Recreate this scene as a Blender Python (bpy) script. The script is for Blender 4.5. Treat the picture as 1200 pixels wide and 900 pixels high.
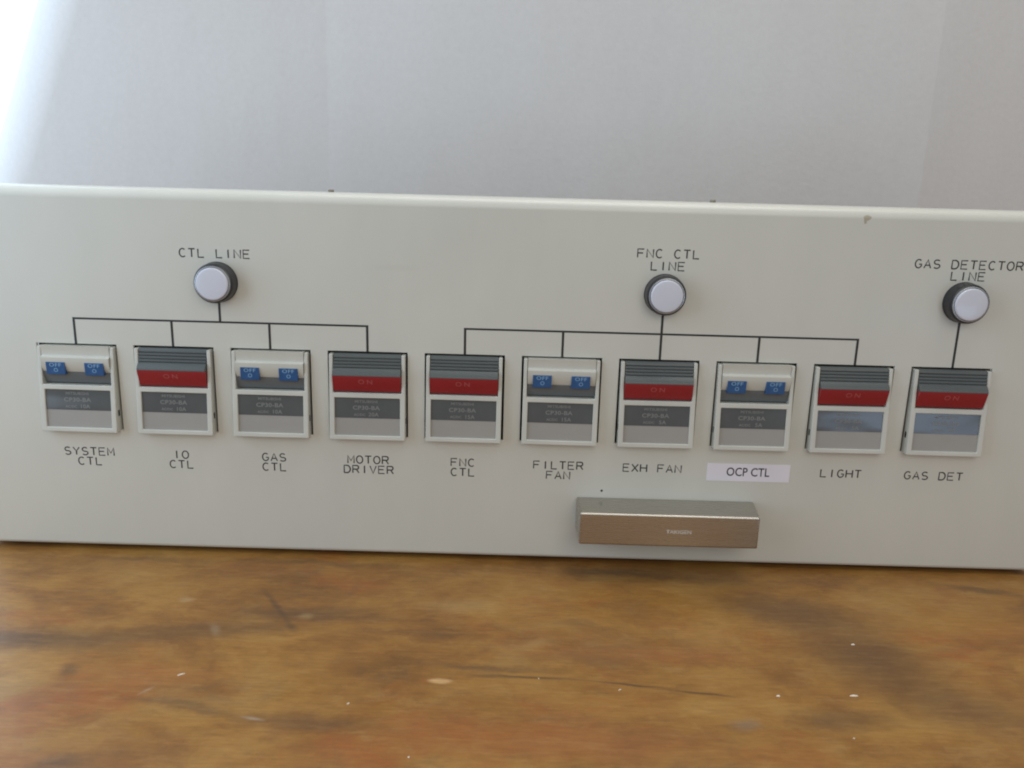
import bpy, bmesh, math, random
from mathutils import Vector, Matrix
random.seed(7)
for o in list(bpy.data.objects):
    bpy.data.objects.remove(o, do_unlink=True)
S = bpy.context.scene
COL = S.collection
MM = 0.001
PI = math.pi

# ------------------------------------------------------------------ camera
cam_d = bpy.data.cameras.new('camera')
cam = bpy.data.objects.new('camera', cam_d); COL.objects.link(cam); S.camera = cam
cam_d.sensor_width = 36.0
cam_d.lens = 970 / 1200 * 36
cam_d.clip_start = 0.01; cam_d.clip_end = 50
PITCH, ROLL, YAW = 0.24202, 0.02696, -0.00316
F = Vector((math.sin(YAW)*math.cos(PITCH), math.cos(YAW)*math.cos(PITCH), -math.sin(PITCH)))
R = Vector((math.cos(YAW), -math.sin(YAW), 0)); U = R.cross(F)
R2 = R*math.cos(ROLL) + U*math.sin(ROLL); U2 = -R*math.sin(ROLL) + U*math.cos(ROLL)
cam.matrix_world = Matrix(((R2.x, U2.x, -F.x, 0.84*MM), (R2.y, U2.y, -F.y, -374.4*MM), (R2.z, U2.z, -F.z, 179.9*MM), (0, 0, 0, 1)))
cam_d.dof.use_dof = True
cam_d.dof.focus_distance = 0.40
cam_d.dof.aperture_fstop = 20

# ------------------------------------------------------------------ world and lamps (indoor close-up, daylight from a window on the left)
W = bpy.data.worlds.new('World'); S.world = W; W.use_nodes = True
bg = W.node_tree.nodes['Background']
bg.inputs[0].default_value = (0.86, 0.88, 0.90, 1); bg.inputs[1].default_value = 0.40

def area(name, loc, target, sx, sy, power, col, spread=PI):
    l = bpy.data.lights.new(name, 'AREA'); l.shape = 'RECTANGLE'; l.size = sx; l.size_y = sy
    l.energy = power; l.color = col; l.spread = spread
    o = bpy.data.objects.new(name, l); COL.objects.link(o)
    o.location = loc; o.visible_camera = True
    d = Vector(target) - Vector(loc)
    o.rotation_euler = d.to_track_quat('-Z', 'Y').to_euler()
    return o
area('window_light', (-0.43, 0.17, 0.33), (0.0, 0.17, 0.33), 1.20, 0.60, 5.2, (0.60, 0.79, 1.0))
area('ceiling_light', (0.10, 0.06, 1.00), (0.04, -0.03, 0.0), 0.8, 0.5, 5.0, (1.0, 0.97, 0.92))
area('room_fill_light', (0.30, -1.3, 0.75), (0.0, 0.0, 0.10), 1.0, 0.7, 4.6, (1.0, 0.965, 0.90))
area('plate_glare_light', (0.437, -0.55, 0.012), (0.18, 0.0, 0.07), 0.165, 0.085, 0.13, (0.50, 0.70, 1.0))  # added low blue lamp, only for the glare on the right-hand name plates

S.render.engine = 'CYCLES'
S.view_settings.view_transform = 'Standard'
S.view_settings.look = 'None'
S.view_settings.exposure = 0.0
S.view_settings.gamma = 1.0
S.cycles.pixel_filter_type = 'BLACKMAN_HARRIS'
S.cycles.filter_width = 2.0

# ------------------------------------------------------------------ helpers
def link(o, parent=None):
    COL.objects.link(o)
    if parent is not None: o.parent = parent
    return o

def empty(name, loc=(0, 0, 0)):
    o = bpy.data.objects.new(name, None); link(o); o.location = loc; o.empty_display_size = .01
    return o

def mesh_obj(name, bm, mats, parent=None, bevel=0, seg=2, smooth=True, angle=35, label=None, loc=None, weighted=True):
    bmesh.ops.recalc_face_normals(bm, faces=bm.faces[:])
    me = bpy.data.meshes.new(name)
    ang = math.radians(angle)
    for f in bm.faces: f.smooth = smooth
    for e in bm.edges:
        if len(e.link_faces) == 2:
            e.smooth = e.calc_face_angle(0) < ang
    bm.to_mesh(me); bm.free()
    if not isinstance(mats, (list, tuple)): mats = [mats]
    for m in mats: me.materials.append(m)
    o = bpy.data.objects.new(name, me); link(o, parent)
    if bevel:
        b = o.modifiers.new('bevel', 'BEVEL'); b.width = bevel; b.segments = seg; b.limit_method = 'ANGLE'; b.angle_limit = math.radians(30)
        b.harden_normals = False
    if smooth and weighted:
        w = o.modifiers.new('wn', 'WEIGHTED_NORMAL'); w.keep_sharp = True
    if label: o['label'] = label
    if loc is not None: o.location = loc
    return o

def add_box(bm, x0, x1, y0, y1, z0, z1, mi=0):
    v = [bm.verts.new((x*MM, y*MM, z*MM)) for x in (x0, x1) for y in (y0, y1) for z in (z0, z1)]
    for q in ((0, 1, 3, 2), (4, 6, 7, 5), (0, 4, 5, 1), (2, 3, 7, 6), (0, 2, 6, 4), (1, 5, 7, 3)):
        f = bm.faces.new([v[i] for i in q]); f.material_index = mi

def add_extrude(bm, prof, x0, x1, mi=0, closed=True):
    """profile of (y, z) swept along x"""
    a = [bm.verts.new((x0*MM, y*MM, z*MM)) for y, z in prof]
    b = [bm.verts.new((x1*MM, y*MM, z*MM)) for y, z in prof]
    n = len(prof)
    for i in range(n if closed else n-1):
        j = (i+1) % n
        f = bm.faces.new((a[i], a[j], b[j], b[i]))
        f.material_index = mi[i] if isinstance(mi, (list, tuple)) else mi
    if closed:
        f = bm.faces.new(a); f.material_index = mi[0] if isinstance(mi, (list, tuple)) else mi
        f = bm.faces.new(b[::-1]); f.material_index = mi[0] if isinstance(mi, (list, tuple)) else mi

def add_lathe(bm, prof, n=64, mi=None):
    """profile of (r, y) turned around the y axis"""
    rings = []
    for r, y in prof:
        if r < 1e-6: rings.append([bm.verts.new((0, y*MM, 0))])
        else: rings.append([bm.verts.new((r*MM*math.cos(2*PI*k/n), y*MM, r*MM*math.sin(2*PI*k/n))) for k in range(n)])
    for i in range(len(rings)-1):
        A, B = rings[i], rings[i+1]
        for k in range(n):
            k2 = (k+1) % n
            if len(A) == 1: f = bm.faces.new((A[0], B[k2], B[k]))
            elif len(B) == 1: f = bm.faces.new((A[k], A[k2], B[0]))
            else: f = bm.faces.new((A[k], A[k2], B[k2], B[k]))
            if mi: f.material_index = mi[i]

def grid_solid(bm, xs, zs, solid, yfront, yback):
    """blocks of a grid made one solid, each cell front at yfront(x, z)"""
    V = {}
    def v(i, k, back):
        key = (i, k, back)
        if key not in V:
            y = yback if back else yfront(xs[i], zs[k])
            V[key] = bm.verts.new((xs[i]*MM, y*MM, zs[k]*MM))
        return V[key]
    nx, nz = len(xs)-1, len(zs)-1
    def on(i, k): return 0 <= i < nx and 0 <= k < nz and solid(i, k)
    for i in range(nx):
        for k in range(nz):
            if not on(i, k): continue
            bm.faces.new((v(i, k, 0), v(i+1, k, 0), v(i+1, k+1, 0), v(i, k+1, 0)))
            bm.faces.new((v(i, k, 1), v(i, k+1, 1), v(i+1, k+1, 1), v(i+1, k, 1)))
            if not on(i-1, k): bm.faces.new((v(i, k, 0), v(i, k+1, 0), v(i, k+1, 1), v(i, k, 1)))
            if not on(i+1, k): bm.faces.new((v(i+1, k, 0), v(i+1, k, 1), v(i+1, k+1, 1), v(i+1, k+1, 0)))
            if not on(i, k-1): bm.faces.new((v(i, k, 0), v(i, k, 1), v(i+1, k, 1), v(i+1, k, 0)))
            if not on(i, k+1): bm.faces.new((v(i, k+1, 0), v(i+1, k+1, 0), v(i+1, k+1, 1), v(i, k+1, 1)))

# ------------------------------------------------------------------ materials
class NT:
    def __init__(s, name):
        s.m = bpy.data.materials.new(name); s.m.use_nodes = True
        s.t = s.m.node_tree; s.b = s.t.nodes['Principled BSDF']; s._co = None
    def n(s, typ, **kw):
        x = s.t.nodes.new(typ)
        for k, v in kw.items(): setattr(x, k, v)
        return x
    def l(s, a, b): s.t.links.new(a, b)
    def co(s):
        if s._co is None: s._co = s.n('ShaderNodeTexCoord').outputs['Object']
        return s._co
    def mapping(s, vec, loc=(0, 0, 0), rot=(0, 0, 0), scale=(1, 1, 1), typ='POINT'):
        m = s.n('ShaderNodeMapping', vector_type=typ)
        m.inputs['Location'].default_value = loc; m.inputs['Rotation'].default_value = rot; m.inputs['Scale'].default_value = scale
        s.l(vec, m.inputs[0]); return m.outputs[0]
    def noise(s, vec, scale, detail=3, rough=.5, dist=0):
        x = s.n('ShaderNodeTexNoise'); s.l(vec, x.inputs['Vector'])
        x.inputs['Scale'].default_value = scale; x.inputs['Detail'].default_value = detail
        x.inputs['Roughness'].default_value = rough; x.inputs['Distortion'].default_value = dist
        return x
    def ramp(s, fac, stops):
        r = s.n('ShaderNodeValToRGB'); s.l(fac, r.inputs[0])
        el = r.color_ramp.elements
        while len(el) < len(stops): el.new(.5)
        for e, (p, c) in zip(el, stops): e.position = p; e.color = (*c, 1) if len(c) == 3 else c
        return r.outputs[0]
    def mr(s, val, a, b, c=0, d=1, smooth=True):
        x = s.n('ShaderNodeMapRange'); x.interpolation_type = 'SMOOTHSTEP' if smooth else 'LINEAR'
        s.l(val, x.inputs[0])
        for i, v in enumerate((a, b, c, d)): x.inputs[i+1].default_value = v
        return x.outputs[0]
    def math(s, op, a, b=0.0):
        x = s.n('ShaderNodeMath', operation=op)
        for i, v in enumerate((a, b)):
            if isinstance(v, (int, float)): x.inputs[i].default_value = v
            else: s.l(v, x.inputs[i])
        return x.outputs[0]
    def mix(s, fac, a, b, blend='MIX'):
        x = s.n('ShaderNodeMix', data_type='RGBA', blend_type=blend)
        if isinstance(fac, (int, float)): x.inputs[0].default_value = fac
        else: s.l(fac, x.inputs[0])
        for i, v in ((6, a), (7, b)):
            if isinstance(v, tuple): x.inputs[i].default_value = (*v, 1)
            else: s.l(v, x.inputs[i])
        return x.outputs[2]
    def bump(s, h, strength, dist):
        x = s.n('ShaderNodeBump'); x.inputs['Strength'].default_value = strength; x.inputs['Distance'].default_value = dist
        s.l(h, x.inputs['Height']); s.l(x.outputs[0], s.b.inputs['Normal'])
    def blob(s, vec, cx, cy, rx, ry, ang=0, inner=.15, plane='XY'):
        """soft patch of its own shape, centre and radii in mm"""
        if plane == 'XY':
            q = s.mapping(vec, loc=(cx*MM, cy*MM, 0), rot=(0, 0, math.radians(ang)), scale=(rx*MM, ry*MM, 1000), typ='TEXTURE')
        else:
            q = s.mapping(vec, loc=(cx*MM, 0, cy*MM), rot=(0, 0, 0), scale=(rx*MM, 1000, ry*MM), typ='TEXTURE')
        v = s.n('ShaderNodeVectorMath', operation='LENGTH'); s.l(q, v.inputs[0])
        return s.mr(v.outputs['Value'], 1.0, inner)

def simple(name, col, rough=.5, metal=0, spec=.5, var=.06, vscale=60, bump=0, bscale=900, coat=0):
    k = NT(name)
    nz = k.noise(k.co(), vscale, 4)
    a = tuple(c*(1-var) for c in col); b = tuple(min(1, c*(1+var)) for c in col)
    k.l(k.ramp(nz.outputs[0], [(.3, a), (.7, b)]), k.b.inputs['Base Color'])
    k.b.inputs['Roughness'].default_value = rough; k.b.inputs['Metallic'].default_value = metal
    k.b.inputs['Specular IOR Level'].default_value = spec
    k.b.inputs['Coat Weight'].default_value = coat; k.b.inputs['Coat Roughness'].default_value = .05
    if bump:
        k.bump(k.noise(k.co(), bscale, 3).outputs[0], bump, .0002)
    return k.m

def panel_paint():
    k = NT('cream_panel_paint')
    base = (.585, .575, .495)
    n1 = k.noise(k.co(), 9, 4, .55)
    n4 = k.noise(k.mapping(k.co(), scale=(40, 40, 16)), 1, 5, .65)
    nn = k.math('ADD', k.math('MULTIPLY', n1.outputs[0], .6), k.math('MULTIPLY', n4.outputs[0], .4))
    c = k.ramp(nn, [(.36, (.578, .570, .508)), (.64, (.618, .606, .540))])
    # chip in the paint near the top edge with the tan primer showing
    wv = k.noise(k.co(), 420, 2)
    off = k.n('ShaderNodeVectorMath', operation='SCALE'); k.l(wv.outputs['Color'], off.inputs[0]); off.inputs['Scale'].default_value = .0022
    ad = k.n('ShaderNodeVectorMath', operation='ADD'); k.l(k.co(), ad.inputs[0]); k.l(off.outputs[0], ad.inputs[1])
    chip = k.math('MAXIMUM', k.blob(ad.outputs[0], 155.9, 168.7, 1.9, 1.3, inner=.6, plane='XZ'), k.blob(ad.outputs[0], 155.2, 167.4, .9, 1.5, inner=.6, plane='XZ'))
    c = k.mix(k.math('MULTIPLY', chip, .75), c, (.33, .28, .18))
    # a faint scuff
    n3 = k.noise(k.co(), 35, 5, .7)
    sc = k.blob(ad.outputs[0], -53, 141, 16, 2.2, inner=.1, plane='XZ')
    c = k.mix(k.math('MULTIPLY', sc, .10), c, (.40, .39, .33))
    k.l(c, k.b.inputs['Base Color'])
    k.l(k.mr(n3.outputs[0], .3, .7, .29, .38), k.b.inputs['Roughness'])
    k.b.inputs['Specular IOR Level'].default_value = .45
    k.bump(k.noise(k.co(), 1500, 2).outputs[0], .10, .0002)
    return k.m

def wood():
    k = NT('varnished_stained_wood')
    co = k.co()
    w = k.noise(co, 34, 6, .7)
    sc = k.n('ShaderNodeVectorMath', operation='SCALE'); k.l(w.outputs['Color'], sc.inputs[0]); sc.inputs['Scale'].default_value = .016
    wc = k.n('ShaderNodeVectorMath', operation='ADD'); k.l(co, wc.inputs[0]); k.l(sc.outputs[0], wc.inputs[1]); wc = wc.outputs[0]
    # broad figure
    a = k.noise(k.mapping(wc, scale=(15, 24, 9)), 1.0, 6, .68, .3)
    col = k.ramp(a.outputs[0], [(.32, (.160, .072, .018)), (.44, (.255, .112, .024)), (.55, (.325, .158, .034)), (.70, (.38, .208, .054))])
    # red-brown areas
    b = k.noise(k.mapping(wc, loc=(3.1, 1.7, 0), scale=(11, 17, 7)), 1.0, 6, .68, .2)
    col = k.mix(k.mr(b.outputs[0], .50, .70, 0, .75), col, (.30, .090, .020))
    # mottling
    mt = k.noise(k.mapping(wc, loc=(5, 2, 0), scale=(55, 90, 60)), 1.0, 6, .7, .1)
    col = k.mix(k.mr(mt.outputs[0], .52, .70, 0, .30), col, (.125, .070, .030))
    col = k.mix(k.mr(mt.outputs[0], .46, .28, 0, .34), col, (.40, .235, .080))
    # dull olive-grey areas where the varnish is dirty
    g = k.noise(k.mapping(wc, loc=(8.1, 4.7, 0), scale=(10, 22, 7)), 1.0, 6, .68, .2)
    col = k.mix(k.mr(g.outputs[0], .55, .75, 0, .5), col, (.19, .13, .060))
    # stains with a shape of their own
    def stain(cx, cy, rx, ry, ang, amt, c, inner=.1):
        nonlocal col
        m = k.math('MULTIPLY', k.blob(wc, cx+8, cy+8, rx, ry, ang, inner), amt)
        col = k.mix(m, col, c)
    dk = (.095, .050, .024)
    stain(-185, -82, 70, 13, 4, .75, dk)
    stain(-120, -70, 60, 12, 8, .55, dk)
    stain(-88, -55, 46, 9, 4, .75, dk)
    stain(-60, -60, 30, 6, 0, .4, dk)
    stain(-112, -121, 40, 4, -12, .45, dk)
    stain(-66, -128, 40, 7, -4, .5, dk)
    stain(-162, -102, 9, 5, -25, .65, dk)
    stain(-140, -153, 12, 7, 10, .7, dk)
    stain(122, -42, 58, 20, -20, .68, dk)
    stain(146, -78, 42, 32, -30, .72, dk)
    stain(165, -108, 46, 20, -20, .55, dk)
    stain(120, -118, 30, 10, 5, .55, dk)
    stain(84, -121, 8, 5, 20, .5, (.16, .13, .11))
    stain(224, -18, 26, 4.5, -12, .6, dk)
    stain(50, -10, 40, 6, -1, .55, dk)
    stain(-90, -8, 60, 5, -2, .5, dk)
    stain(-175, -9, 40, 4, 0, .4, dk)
    stain(30, -58, 16, 5, 0, .35, dk)
    stain(-40, -70, 40, 4, 0, .35, dk)
    stain(-6, -92, 40, 4.5, -2, .6, dk)
    stain(-20, -45, 26, 10, 0, .45, (.42, .27, .10))
    stain(10, -75, 20, 6, 10, .35, (.42, .27, .10))
    stain(205, -50, 34, 20, -6, .55, (.36, .17, .035))
    stain(60, -80, 60, 10, 0, .4, (.36, .13, .035))
    stain(-130, -103, 42, 9, 0, .40, (.38, .16, .045))
    stain(30, -135, 60, 14, 0, .5, (.33, .12, .034))
    # crisp marks: crack and dent (not warped)
    def mark(cx, cy, rx, ry, ang, amt, c, inner=.1):
        nonlocal col
        col = k.mix(k.math('MULTIPLY', k.blob(mw, cx, cy, rx, ry, ang, inner), amt), col, c)
    w2 = k.noise(co, 130, 3)
    s2 = k.n('ShaderNodeVectorMath', operation='SCALE'); k.l(w2.outputs['Color'], s2.inputs[0]); s2.inputs['Scale'].default_value = .0016
    m2 = k.n('ShaderNodeVectorMath', operation='ADD'); k.l(co, m2.inputs[0]); k.l(s2.outputs[0], m2.inputs[1]); mw = m2.outputs[0]
    dd = (.050, .032, .022)
    mark(-3, -96.8, 18, 1.9, 0, .45, dd); mark(14, -97.1, 26, 1.3, -2, .65, dd)
    mark(48, -100, 20, 1.0, -7, .75, dd); mark(74, -104, 18, 1.1, -7, .75, dd)
    mark(-99, -49, 25, 2.2, -55.5, .55, dd, 0); mark(-88, -66, 8, 3, -55.5, .5, dd, 0)
    mark(-23, -101, 6.0, 2.6, 0, .9, (.62, .37, .16), .35)
    mark(-139, -46, 5, 3.5, 0, .45, (.42, .30, .16)); mark(-118, -70, 3, 8, 30, .35, (.36, .27, .17)); mark(-84, -57, 5, 4, 0, .40, (.40, .28, .12))
    mark(81, -148, 7, 3, 10, .5, (.34, .27, .20)); mark(-85, -126, 6, 1.3, -10, .5, (.45, .36, .28))
    mark(-128, -112, 1.2, 5, -35, .25, (.5, .4, .3))
    # grain
    gr = k.noise(k.mapping(co, scale=(110, 1000, 60)), 1.0, 5, .7)
    col = k.mix(k.mr(gr.outputs[0], .36, .66, .0, .30, False), col, (.11, .055, .020))
    gr2 = k.noise(k.mapping(co, scale=(60, 420, 22)), 1.0, 4, .7)
    col = k.mix(k.mr(gr2.outputs[0], .50, .70, .0, .16, False), col, (.47, .27, .10))
    k.l(col, k.b.inputs['Base Color'])
    rr = k.noise(wc, 45, 4, .6)
    k.l(k.mr(rr.outputs[0], .3, .7, .34, .52), k.b.inputs['Roughness'])
    k.b.inputs['Specular IOR Level'].default_value = .36
    h = k.math('ADD', k.math('MULTIPLY', gr.outputs[0], .5), rr.outputs[0])
    k.bump(h, .22, .0006)
    return k.m

def board():
    k = NT('white_paper_board')
    n1 = k.noise(k.co(), 6, 4)
    fb = k.noise(k.co(), 330, 4, .7); c0 = k.math('ADD', k.math('MULTIPLY', n1.outputs[0], .5), k.math('MULTIPLY', fb.outputs[0], .5))
    k.l(k.ramp(c0, [(.3, (.600, .582, .568)), (.7, (.660, .642, .626))]), k.b.inputs['Base Color'])
    k.b.inputs['Roughness'].default_value = .75; k.b.inputs['Specular IOR Level'].default_value = .25
    a = k.noise(k.mapping(k.co(), scale=(1, 1, 1)), 260, 4, .6)
    b = k.noise(k.mapping(k.co(), scale=(14, 14, 3)), 1, 3, .6)
    k.bump(k.math('ADD', k.math('MULTIPLY', a.outputs[0], .10), b.outputs[0]), .45, .004)
    return k.m

def steel():
    k = NT('brushed_stainless_steel')
    g = k.noise(k.mapping(k.co(), scale=(25, 900, 900)), 1.0, 4, .6)
    k.l(k.ramp(g.outputs[0], [(.3, (.455, .43, .385)), (.7, (.47, .445, .40))]), k.b.inputs['Base Color'])
    k.b.inputs['Metallic'].default_value = 1.0
    k.l(k.mr(g.outputs[0], .3, .7, .26, .29), k.b.inputs['Roughness'])
    k.bump(g.outputs[0], .01, .0002)
    return k.m

def glossy_plate(name, col, var):
    k = NT(name)
    n1 = k.noise(k.co(), 70, 3)
    k.l(k.ramp(n1.outputs[0], [(.3, tuple(c*(1-var) for c in col)), (.7, tuple(c*(1+var) for c in col))]), k.b.inputs['Base Color'])
    k.b.inputs['Roughness'].default_value = .16; k.b.inputs['Specular IOR Level'].default_value = .6
    oi = k.n('ShaderNodeObjectInfo')
    mp = k.mapping(k.co(), scale=(34, 34, 75)); ad = k.n('ShaderNodeVectorMath', operation='ADD'); k.l(mp, ad.inputs[0])
    cmb = k.n('ShaderNodeCombineXYZ'); k.l(k.math('MULTIPLY', oi.outputs['Random'], 40), cmb.inputs[0]); k.l(cmb.outputs[0], ad.inputs[1])
    k.bump(k.noise(ad.outputs[0], 1, 1).outputs[0], .30, .0018)
    return k.m

M = dict(
    panel=panel_paint(), wood=wood(), board=board(), steel=steel(),
    bezel=simple('cream_moulded_plastic', (.560, .556, .495), .36, var=.05, bump=.05),
    line=simple('black_screen_print', (.022, .023, .022), .55, var=.2, vscale=400),
    letter=simple('dark_engraved_ink', (.036, .036, .033), .6, var=.25, vscale=500),
    black=simple('matte_black_plastic', (.012, .012, .013), .7, spec=.2),
    barrel=simple('black_lamp_body', (.020, .021, .024), .32, var=.1),
    ring=simple('grey_lamp_ring', (.46, .47, .48), .25, metal=.6, var=.08),
    lens=simple('milky_lilac_lens', (.60, .61, .68), .30, var=.02, coat=.3),
    grey=simple('slate_grey_plastic', (.086, .096, .094), .42, var=.06, bump=.05),
    dgrey=simple('dark_slate_plastic', (.125, .138, .142), .34, var=.05),
    red=simple('deep_red_plastic', (.285, .018, .024), .36, var=.05, bump=.04),
    redink=simple('pale_red_print', (.40, .09, .09), .5),
    blue=simple('blue_indicator_plastic', (.015, .082, .225), .28, var=.15, vscale=300, coat=.3),
    blueink=simple('pale_blue_print', (.20, .36, .55), .5),
    plate=glossy_plate('black_glossy_nameplate', (.084, .087, .085), .12),
    lplate=simple('warm_grey_clear_cover', (.335, .318, .290), .42, var=.05),
    plateink=simple('grey_nameplate_print', (.20, .20, .19), .5),
    tape=simple('white_label_tape', (.76, .73, .78), .45, var=.02),
    tapeink=simple('black_label_print', (.03, .03, .035), .5),
    chipm=simple('pale_fleck', (.78, .72, .62), .6),
    screw=simple('dull_brown_metal', (.22, .20, .16), .6, metal=.2),
    white=simple('white_metal_etch', (.62, .60, .56), .5),
)

# ------------------------------------------------------------------ lettering
GW, GH = 2.95, 3.75      # glyph width and height in mm
def arc(cx, cy, rx, ry, a0, a1, n=9):
    return [(cx+rx*math.cos(math.radians(a0+(a1-a0)*i/n)), cy+ry*math.sin(math.radians(a0+(a1-a0)*i/n))) for i in range(n+1)]
GL = {
 'A': [[(0, 0), (.5, 1), (1, 0)], [(.18, .34), (.82, .34)]],
 'C': [arc(.52, .5, .5, .5, 48, 312, 16)],
 'D': [[(0, 0), (0, 1), (.45, 1)] + arc(.45, .5, .53, .5, 80, -80, 12) + [(.45, 0), (0, 0)]],
 'E': [[(.95, 1), (0, 1), (0, 0), (.95, 0)], [(0, .53), (.8, .53)]],
 'F': [[(.95, 1), (0, 1), (0, 0)], [(0, .53), (.8, .53)]],
 'G': [arc(.52, .5, .5, .5, 48, 330, 16) + [(.98, .45), (.6, .45)]],
 'H': [[(0, 0), (0, 1)], [(1, 0), (1, 1)], [(0, .52), (1, .52)]],
 'I': [[(.5, 0), (.5, 1)]],
 'L': [[(.08, 1), (.08, 0), (.95, 0)]],
 'M': [[(0, 0), (0, 1), (.5, .32), (1, 1), (1, 0)]],
 'N': [[(.02, 0), (.02, 1), (.98, 0), (.98, 1)]],
 'O': [arc(.5, .5, .5, .5, 90, 450, 22)],
 'R': [[(0, 0), (0, 1), (.6, 1)] + arc(.66, .75, .28, .25, 90, -90, 8) + [(.6, .5), (0, .5)], [(.55, .5), (.98, 0)]],
 'S': [arc(.5, .74, .42, .26, 35, 270, 12) + arc(.5, .25, .46, .25, 88, -145, 12)],
 'T': [[(0, 1), (1, 1)], [(.5, 1), (.5, 0)]],
 'V': [[(0, 1), (.5, 0), (1, 1)]],
 'X': [[(0, 0), (1, 1)], [(0, 1), (1, 0)]],
 'Y': [[(0, 1), (.5, .48), (1, 1)], [(.5, .48), (.5, 0)]],
}
def engraved(parent, text, cx, z0, pitch=4.12, height=GH, r=.33):
    cu = bpy.data.curves.new('tmp', 'CURVE'); cu.dimensions = '3D'; cu.bevel_depth = r*MM; cu.bevel_resolution = 1; cu.use_fill_caps = True
    wtot = (len(text)-1)*pitch + GW; x0 = cx - wtot/2
    for i, ch in enumerate(text):
        if ch == ' ': continue
        for st in GL[ch]:
            sp = cu.splines.new('POLY'); sp.points.add(len(st)-1)
            for p, (u, v) in zip(sp.points, st):
                p.co = ((x0+i*pitch+u*GW)*MM, 0, (z0+v*height)*MM, 1)
    ob = bpy.data.objects.new('tmp', cu); COL.objects.link(ob)
    me = bpy.data.meshes.new_from_object(ob.evaluated_get(bpy.context.evaluated_depsgraph_get()))
    bpy.data.objects.remove(ob)
    for v in me.vertices: v.co.y *= .14
    me.materials.clear(); me.materials.append(M['letter'])
    o = bpy.data.objects.new('lettering', me); link(o, parent); o.location = (0, -.03*MM, 0)
    o['label'] = 'dark lettering reading ' + text
    return o

FC = {}
def print_mesh(text, size, xscale=1.0, spacing=1.0, bold=0.0):
    key = (text, size, xscale, spacing, bold)
    if key in FC: return FC[key]
    cu = bpy.data.curves.new('tmp', 'FONT'); cu.body = text; cu.size = size*MM/.70; cu.align_x = 'CENTER'
    cu.space_character = spacing; cu.resolution_u = 3; cu.space_line = .95; cu.offset = bold*MM
    ob = bpy.data.objects.new('tmp', cu); COL.objects.link(ob)
    me = bpy.data.meshes.new_from_object(ob.evaluated_get(bpy.context.evaluated_depsgraph_get()))
    bpy.data.objects.remove(ob)
    for v in me.vertices: v.co = Vector((v.co.x*xscale, 0, v.co.y))
    FC[key] = me
    return me
def printed(parent, rows, y, mat, label=None, tilt=0.0, name='lettering'):
    """flat print: rows of (text, cap height, centre x, baseline z, spacing, xscale)"""
    bm = bmesh.new()
    for (t, h, cx, z, sp, xs, *bo) in rows:
        me = print_mesh(t, h, xs, sp, bo[0] if bo else 0)
        n0 = len(bm.verts); bm.from_mesh(me); bm.verts.ensure_lookup_table()
        for v in bm.verts[n0:]:
            v.co.x += cx*MM; v.co.z += z*MM; v.co.y = y(v.co.z/MM)*MM
    me = bpy.data.meshes.new(name); bm.to_mesh(me); bm.free(); me.materials.append(mat)
    o = bpy.data.objects.new(name, me); link(o, parent)
    if label: o['label'] = label
    return o

# ------------------------------------------------------------------ table top
bm = bmesh.new()
add_box(bm, -900, 900, -310, 420, -27.2, -2.1)
table = mesh_obj('table_top', bm, M['wood'], bevel=2*MM, seg=3)
table['kind'] = 'structure'
def fleck(x, y, a, b, ang, t=.25):
    bm = bmesh.new(); n = 7; ca, sa = math.cos(math.radians(ang)), math.sin(math.radians(ang))
    top, bot = [], []
    for k in range(n):
        rr = random.uniform(.75, 1.15); u = a*rr*math.cos(2*PI*k/n); v = b*rr*math.sin(2*PI*k/n)
        bot.append(bm.verts.new(((u*ca-v*sa)*MM, (u*sa+v*ca)*MM, 0)))
        top.append(bm.verts.new(((u*ca-v*sa)*.7*MM, (u*sa+v*ca)*.7*MM, t*random.uniform(.7, 1.1)*MM)))
    bm.faces.new(top)
    for k in range(n): bm.faces.new((bot[k], bot[(k+1) % n], top[(k+1) % n], top[k]))
    o = mesh_obj('fleck', bm, M['chipm'], table, weighted=False, smooth=False); o.location = (x*MM, y*MM, -2.12*MM)
for args in [(-120.3, -102.4, 1.9, .35, 35), (143.1, -68.1, .9, .45, 0), (101.1, -105, .9, .5, 0), (129.6, -103.6, 1.7, .45, 0),
             (43, -104, .8, .2, 35), (-55, -117, .7, .25, 40), (-30, -144, .4, .35, 0), (120, -128, .35, .25, 0), (13, -98.5, .3, .2, 0)]:
    fleck(*args)

# ------------------------------------------------------------------ backdrop board behind the panel
bm = bmesh.new()
ZT = 620; rows = [-1, 100, 180, 280, 400, ZT]
def board_x(z):
    """plan outline (x, y) of the folded sheet at height z; the left end has an added roll toward the window"""
    pts = []
    s = (z-168)/107.0                       # roll sets in further right as it rises
    x_roll = -296 + 44*max(-1.5, min(2.5, s))
    # rolled end, added shape that catches window light as a white glow
    rad = 42
    for a in range(96, 0, -8):
        t = math.radians(a)
        pts.append((x_roll - rad*math.sin(t), 138.5 + rad*(1-math.cos(t))))
    pts.append((x_roll, 138.5))
    for u in (.25, .5, .75): pts.append((x_roll + (-115.5-x_roll)*u, 138.5+11.0*u))
    yk = 149.5; pts.append((-116.6, yk-.045)); pts.append((-115.5, yk)); pts.append((-114.4, yk))   # crease
    for u in (.2, .4, .6, .8): pts.append((-114.4+u*358.9, yk+(150.0-yk)*u))
    pts.append((244.5, 150.0)); pts.append((245.6, 150.1))
    pts.append((420, 174)); pts.append((700, 212))
    return pts
prev = None
for z in rows:
    cur = [bm.verts.new((x*MM, y*MM, z*MM)) for x, y in board_x(z)]
    if prev:
        for i in range(len(cur)-1): bm.faces.new((prev[i], prev[i+1], cur[i+1], cur[i]))
    prev = cur
bd = mesh_obj('backdrop_board', bm, M['board'], angle=25)
sol = bd.modifiers.new('thickness', 'SOLIDIFY'); sol.thickness = 3*MM; sol.offset = -1
bd.modifiers.move(1, 0)
bd['label'] = 'white creased board standing upright behind the panel'
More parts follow.
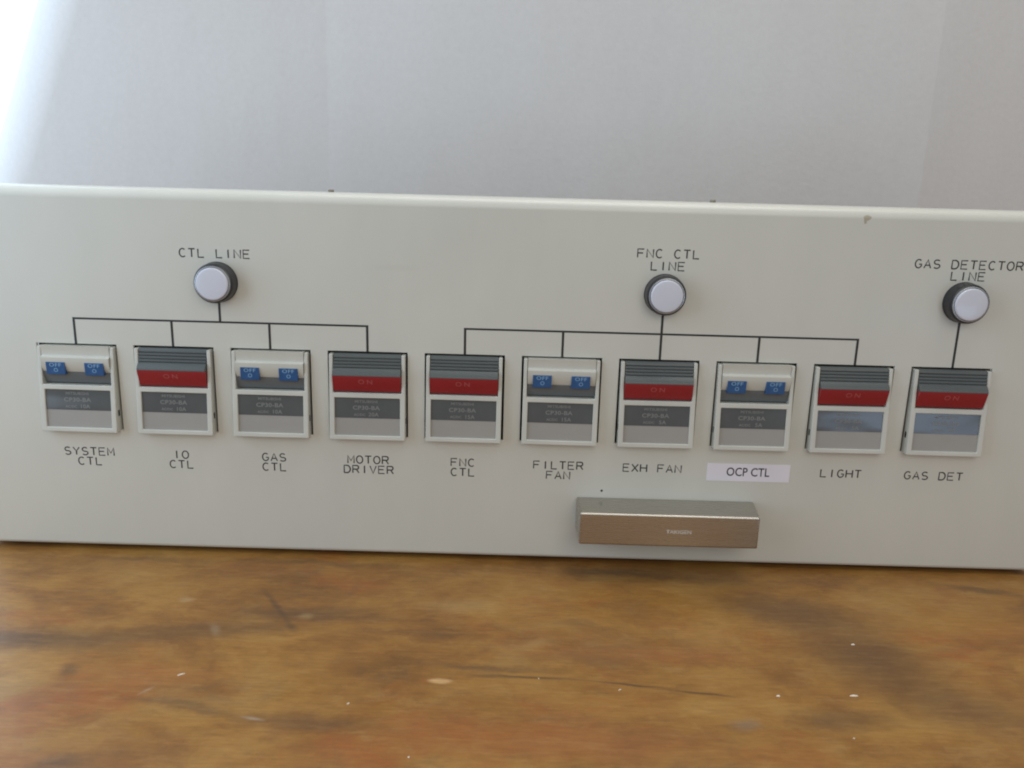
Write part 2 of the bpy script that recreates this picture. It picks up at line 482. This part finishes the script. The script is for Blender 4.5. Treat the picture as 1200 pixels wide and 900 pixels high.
bd['category'] = 'backdrop'

# ------------------------------------------------------------------ control panel
PANEL = empty('control_panel')
PANEL['label'] = 'cream metal control panel with ten circuit breakers and three pilot lamps'
PANEL['category'] = 'control panel'
BX = [(i-4.5)*45.0 for i in range(10)]
Z0, Z1 = 59.6, 100.4
HW = 18.55
# face plate: a folded sheet with ten real cut-outs
xs = [-256.0] + [v for c in BX for v in (c-HW, c+HW)] + [256.0]
prof = [(26, 172)] + [(5+.0, 172)] + [(5-5*math.sin(math.radians(a)), 167+5*math.cos(math.radians(a))) for a in range(10, 91, 10)]
zfront = [150.0, Z1+.5, Z0+.25, 20.0]
prof += [(0, z) for z in zfront]
prof += [(2.2-2.2*math.cos(math.radians(a)), 2.2-2.2*math.sin(math.radians(a))) for a in range(0, 91, 15)] + [(26, 0)]
hole_lo = prof.index((0, Z1+.5))
bm = bmesh.new()
V = [[bm.verts.new((x*MM, y*MM, z*MM)) for (y, z) in prof] for x in xs]
for i in range(len(xs)-1):
    for k in range(len(prof)-1):
        if k == hole_lo and i % 2 == 1: continue
        bm.faces.new((V[i][k], V[i+1][k], V[i+1][k+1], V[i][k+1]))
# end cheeks
for i in (0, len(xs)-1):
    bm.faces.new(V[i] if i else V[i][::-1])
# merge cheek outline: cheek is an n-gon sharing the profile verts
fp = mesh_obj('face_plate', bm, M['panel'], PANEL, angle=50)
sol = fp.modifiers.new('thickness', 'SOLIDIFY'); sol.thickness = 1.6*MM; sol.offset = -1
bv = fp.modifiers.new('bevel', 'BEVEL'); bv.width = .25*MM; bv.segments = 2; bv.limit_method = 'ANGLE'; bv.angle_limit = math.radians(50)
fp.modifiers.move(1, 0); fp.modifiers.move(2, 1)

# two small screws standing on the top flange
for x in (-87.2, 90.7):
    bm = bmesh.new()
    add_lathe(bm, [(1.4, 1.1), (1.4, .3), (1.1, 0), (0, 0)], 16)
    bmesh.ops.rotate(bm, verts=bm.verts[:], matrix=Matrix.Rotation(-PI/2, 3, 'X'))
    o = mesh_obj('screw', bm, M['screw'], PANEL); o.location = (x*MM, 21*MM, 173.2*MM)

# small dark pit in the paint
bm = bmesh.new(); add_lathe(bm, [(0, -.10), (.45, -.08), (.62, 0)], 10)
o = mesh_obj('paint_pit', bm, M['line'], PANEL); o.location = (44.1*MM, 0, 35.9*MM)

# ---- printed circuit lines
ZB = 112.9
def cline(segs, label):
    bm = bmesh.new()
    for x0, x1, z0, z1 in segs: add_box(bm, x0, x1, -.07, .5, z0, z1)
    mesh_obj('circuit_line', bm, M['line'], PANEL, label=label, smooth=False, weighted=False)
hw, hh = .55, .45
def bus(i0, i1, xl, label):
    segs = [(BX[i0]-hw, BX[i1]+hw, ZB-hh, ZB+hh), (xl-hw, xl+hw, ZB+hh, 124)]
    for i in range(i0, i1+1): segs.append((BX[i]-hw, BX[i]+hw, Z1+.5, ZB-hh))
    cline(segs, label)
bus(0, 3, -135.0, 'black line joining the CTL LINE lamp to four breakers')
bus(4, 8, 67.5, 'black line joining the FNC CTL LINE lamp to five breakers')
cline([(202.5-hw, 202.5+hw, Z1+.5, 124)], 'black line joining the GAS DETECTOR LINE lamp to one breaker')

# ---- pilot lamps
def make_lamp(x, label):
    bm = bmesh.new()
    add_lathe(bm, [(9.0, .5), (9.25, -.2), (9.25, -.6), (9.0, -1.0), (8.95, -5.4), (8.6, -6.3), (8.1, -6.5), (8.0, -6.0), (7.7, -5.0), (0, -5.0)], 72)
    b = mesh_obj('pilot_lamp', bm, M['barrel'], PANEL, label=label, angle=40); b.location = (x*MM, 0, 131.3*MM)
    bm = bmesh.new()
    add_lathe(bm, [(8.0, -5.2), (8.0, -6.9), (7.85, -7.2), (7.55, -7.25), (7.45, -6.9), (7.45, -5.4)], 72)
    mesh_obj('trim_ring', bm, M['ring'], b, angle=40)
    bm = bmesh.new()
    add_lathe(bm, [(7.25, -5.2), (7.25, -7.5), (7.05, -7.85), (6.6, -8.0), (4, -8.12), (0, -8.15)], 72)
    mesh_obj('lens', bm, M['lens'], b, angle=50)
make_lamp(-135.0, 'round white pilot lamp under the words CTL LINE')
make_lamp(67.5, 'round white pilot lamp under the words FNC CTL LINE')
make_lamp(202.5, 'round white pilot lamp under the words GAS DETECTOR LINE')

# ---- circuit breakers
BH = Z1-Z0; jit = random.Random(11)
def pr(z): return -(1.7 + 2.9*(1-z/BH))          # front of the housing at local height z
def make_breaker(i, on, amps, label):
    x = BX[i]
    # housing
    bm = bmesh.new()
    X = [-17.6, -15.9, -15.25, 15.25, 15.9, 17.6]; Zs = [0, 2.1, 20.0, 22.3, 40.3]
    def solid(a, k):
        if a in (0, 4): return True
        if k == 0 or k == 2: return True
        if k == 1: return a in (1, 3)
        return False
    grid_solid(bm, X, Zs, solid, lambda xx, z: pr(z), 3.0)
    h = mesh_obj('circuit_breaker', bm, M['bezel'], PANEL, bevel=.32*MM, seg=3, label=label)
    h.location = ((x+jit.uniform(-.12, .12))*MM, 0, (Z0+jit.uniform(-.1, .08))*MM); h.rotation_euler[1] = math.radians(jit.uniform(-.25, .25))
    # dark body behind, seen through the gap
    bm = bmesh.new(); add_box(bm, -18.9, 18.9, 2.6, 40, -.8, 42.2)
    mesh_obj('body', bm, M['black'], h, smooth=False, weighted=False)
    # clip slots in both cheeks
    for s in (-1, 1):
        bm = bmesh.new(); add_box(bm, s*17.3-.36, s*17.3+.36, -1.9, -.5, 7.6, 10.4)
        mesh_obj('clip_slot', bm, M['black'], h, smooth=False, weighted=False)
    # name plate and lower cover, lying in the window of the housing
    off = .75
    bm = bmesh.new(); add_extrude(bm, [(pr(10.3)+off, 10.3), (pr(20.2)+off, 20.2), (1.5, 20.2), (1.5, 10.3)], -15.4, 15.4)
    mesh_obj('name_plate', bm, M['plate'], h, smooth=False, weighted=False)
    bm = bmesh.new(); add_extrude(bm, [(pr(1.9)+off+.1, 1.9), (pr(10.28)+off+.1, 10.28), (1.5, 10.28), (1.5, 1.9)], -15.4, 15.4)
    mesh_obj('lower_cover', bm, M['lplate'], h, smooth=False, weighted=False)
    yp = lambda z: pr(z)+off-.03
    printed(h, [('MITSUBISHI', 1.25, -.6, 17.6, 1.05, 1.15, .03), ('CP30-BA', 1.85, -.6, 14.35, 1.05, 1.22, .05), ('AC/DC', 1.1, -3.6, 11.4, 1.0, 1.1, .03), (amps, 1.75, 2.8, 11.3, 1.05, 1.1, .04)], yp, M['plateink'],
            label='faint grey nameplate print with maker, type and rating '+amps)
    xr = 15.7
    if on:
        # rocker: ridged upper half sloping out to a crest
        P = [(5, 40.5), (-.6, 40.5)]
        z, y = 39.6, -1.0
        for k in range(4):
            P += [(y-.30, z), (y-.45, z-.85), (y+.12, z-.95)]; z -= 1.42; y -= .40
            P += [(y+.22, z+.10)]
        P += [(y-.35, z-.15), (-4.55, 32.2), (-4.95, 31.3), (-5.0, 30.75), (5, 30.75)]
        bm = bmesh.new(); add_extrude(bm, P, -xr, xr)
        mesh_obj('rocker', bm, M['grey'], h, bevel=.10*MM, seg=1, angle=30, label='ridged grey rocker, switched on')
        n = 8; z_t, z_b = 30.73, 22.9
        yr = lambda z: -4.95 + 2.9*((z_t-z)/(z_t-z_b))**1.35
        P = [(yr(z_t-(z_t-z_b)*k/n), z_t-(z_t-z_b)*k/n) for k in range(n+1)] + [(5, z_b), (5, z_t)]
        bm = bmesh.new(); add_extrude(bm, P, -xr, xr)
        mesh_obj('red_face', bm, M['red'], h, bevel=.08*MM, seg=1, angle=30)
        printed(h, [('O', 2.3, -2.4, 26.9, 1, 1.15, .02), ('N', 2.3, 1.5, 26.9, 1, 1.15, .02), ('I', .8, -.4, 24.9, 1, 1.1)], lambda z: yr(z)-.04, M['redink'], label='pale ON on the red face')
    else:
        def yc(z):
            # upper cream part: bulges to a crest at 35.2 then leans back down
            if z >= 36.1: return -1.75 - .55*((z-36.1)/4.4)**1.5
            if z >= 35.2: return -3.40 + 1.65*math.sin((z-35.2)/.9*PI/2)
            return -3.40 + 1.6*((35.2-z)/6.4)**2.2
        zs = [40.5, 39.4, 38.3, 37.2, 36.4, 36.1, 35.9, 35.7, 35.5, 35.3, 35.2] + [35.0-(35.0-28.3)*k/10 for k in range(11)]
        P = [(yc(z), z) for z in zs] + [(5, 28.3), (5, 40.5)]
        bm = bmesh.new(); add_extrude(bm, P, -xr, xr)
        mesh_obj('rocker', bm, M['bezel'], h, angle=30, label='cream rocker with two blue windows, switched off')
        zs = [28.28-(28.28-22.9)*k/8 for k in range(9)]
        yg = lambda z: -1.75 + 1.6*((28.28-z)/6.0)**1.4
        P = [(yg(z), z) for z in zs] + [(5, 22.9), (5, 28.28)]
        bm = bmesh.new(); add_extrude(bm, P, -xr, xr)
        mesh_obj('lower_rocker', bm, M['dgrey'], h, angle=30)
        for cx in (-8.95, 8.85):
            bm = bmesh.new()
            add_extrude(bm, [(-3.66, 33.1), (-3.30, 27.2), (-1.0, 27.2), (-1.0, 33.1)], cx-4.35, cx+4.35)
            mesh_obj('indicator_window', bm, M['blue'], h, bevel=.12*MM, seg=2)
            yb = lambda z: -3.30 - .36*(z-27.2)/5.9 - .03
            printed(h, [('OFF', 1.7, cx, 31.0, 1.1, 1.25, .03), ('O', 1.8, cx+.1, 28.5, 1, 1.0, .03)], yb, M['blueink'], label='pale OFF and O on the blue window')
    return h
specs = [(0, 'SYSTEM CTL', '10A'), (1, 'IO CTL', '10A'), (0, 'GAS CTL', '10A'), (1, 'MOTOR DRIVER', '20A'), (1, 'FNC CTL', '15A'),
         (0, 'FILTER FAN', '15A'), (1, 'EXH FAN', '5A'), (0, 'OCP CTL', '5A'), (1, 'LIGHT', '5A'), (1, 'GAS DET', '5A')]
for i, (on, nm, amps) in enumerate(specs):
    make_breaker(i, on, amps, 'circuit breaker above the words %s, %s' % (nm, 'switched on with red face showing' if on else 'switched off with blue windows showing'))

# ---- engraved captions
ZA, ZC = 46.2, 41.3
for t, x, z in [('SYSTEM', -201.4, ZA+.4), ('CTL', -201.4, ZC+.4), ('IO', -157.5, ZA), ('CTL', -157.5, ZC), ('GAS', -113, ZA), ('CTL', -113, ZC),
                ('MOTOR', -68, ZA), ('DRIVER', -67.8, ZC), ('FNC', -22.8, ZA), ('CTL', -22.8, ZC), ('FILTER', 22.8, ZA-.1), ('FAN', 22.9, ZC-.2),
                ('EXH FAN', 67.6, ZA-.3), ('LIGHT', 157.4, ZA-.3), ('GAS DET', 201.6, ZA-.2),
                ('CTL LINE', -135.8, 142.1), ('FNC CTL', 68.2, 147.4), ('LINE', 68.2, 141.9), ('GAS DETECTOR', 202.8, 146.1), ('LINE', 203, 141)]:
    engraved(PANEL, t, x, z+.2, height=3.7, pitch=4.12)

# ---- stuck-on label
bm = bmesh.new(); add_box(bm, 93.7, 133.2, -.16, .3, 42.7, 51.5)
lt = mesh_obj('label_tape', bm, M['tape'], PANEL, label='white label tape reading OCP CTL', smooth=False, weighted=False)
printed(lt, [('OCP CTL', 4.2, 113.2, 45.4, 1.02, .82, .07)], lambda z: -.19, M['tapeink'], label='black printing OCP CTL')

# ---- handle
bm = bmesh.new()
xb0, xb1, xf0, xf1 = 32.2, 117.4, 32.6, 115.1
zt, zb = 32.5, 17.0
D = -20.0
# hollow pull: front plate, top plate and two ends as one closed channel
outer = [(xb0, 0), (xf0, D), (xf1, D), (xb1, 0)]
inner = [(xb0+1.6, 0), (xf0+1.5, D+1.5), (xf1-1.5, D+1.5), (xb1-1.6, 0)]
ot = [bm.verts.new((x*MM, y*MM, zt*MM)) for x, y in outer]; ob_ = [bm.verts.new((x*MM, y*MM, zb*MM)) for x, y in outer]
it = [bm.verts.new((x*MM, y*MM, (zt-1.5)*MM)) for x, y in inner]; ib = [bm.verts.new((x*MM, y*MM, zb*MM)) for x, y in inner]
bm.faces.new(ot)
for a in range(3):
    bm.faces.new((ot[a], ot[a+1], ob_[a+1], ob_[a])); bm.faces.new((it[a], ib[a], ib[a+1], it[a+1])); bm.faces.new((ob_[a], ob_[a+1], ib[a+1], ib[a]))
bm.faces.new(it[::-1])
bm.faces.new((ot[3], ot[0], ob_[0], ib[0], it[0], it[3], ib[3], ob_[3]))
hd = mesh_obj('handle', bm, M['steel'], PANEL, bevel=.8*MM, seg=4, label='brushed steel pull handle near the bottom edge')
printed(hd, [('TAKIGEN', 1.75, 78.4, 23.6, 1.02, 1.1, .02)], lambda z: D-.04, M['white'], label='tiny white maker name etched on the handle')
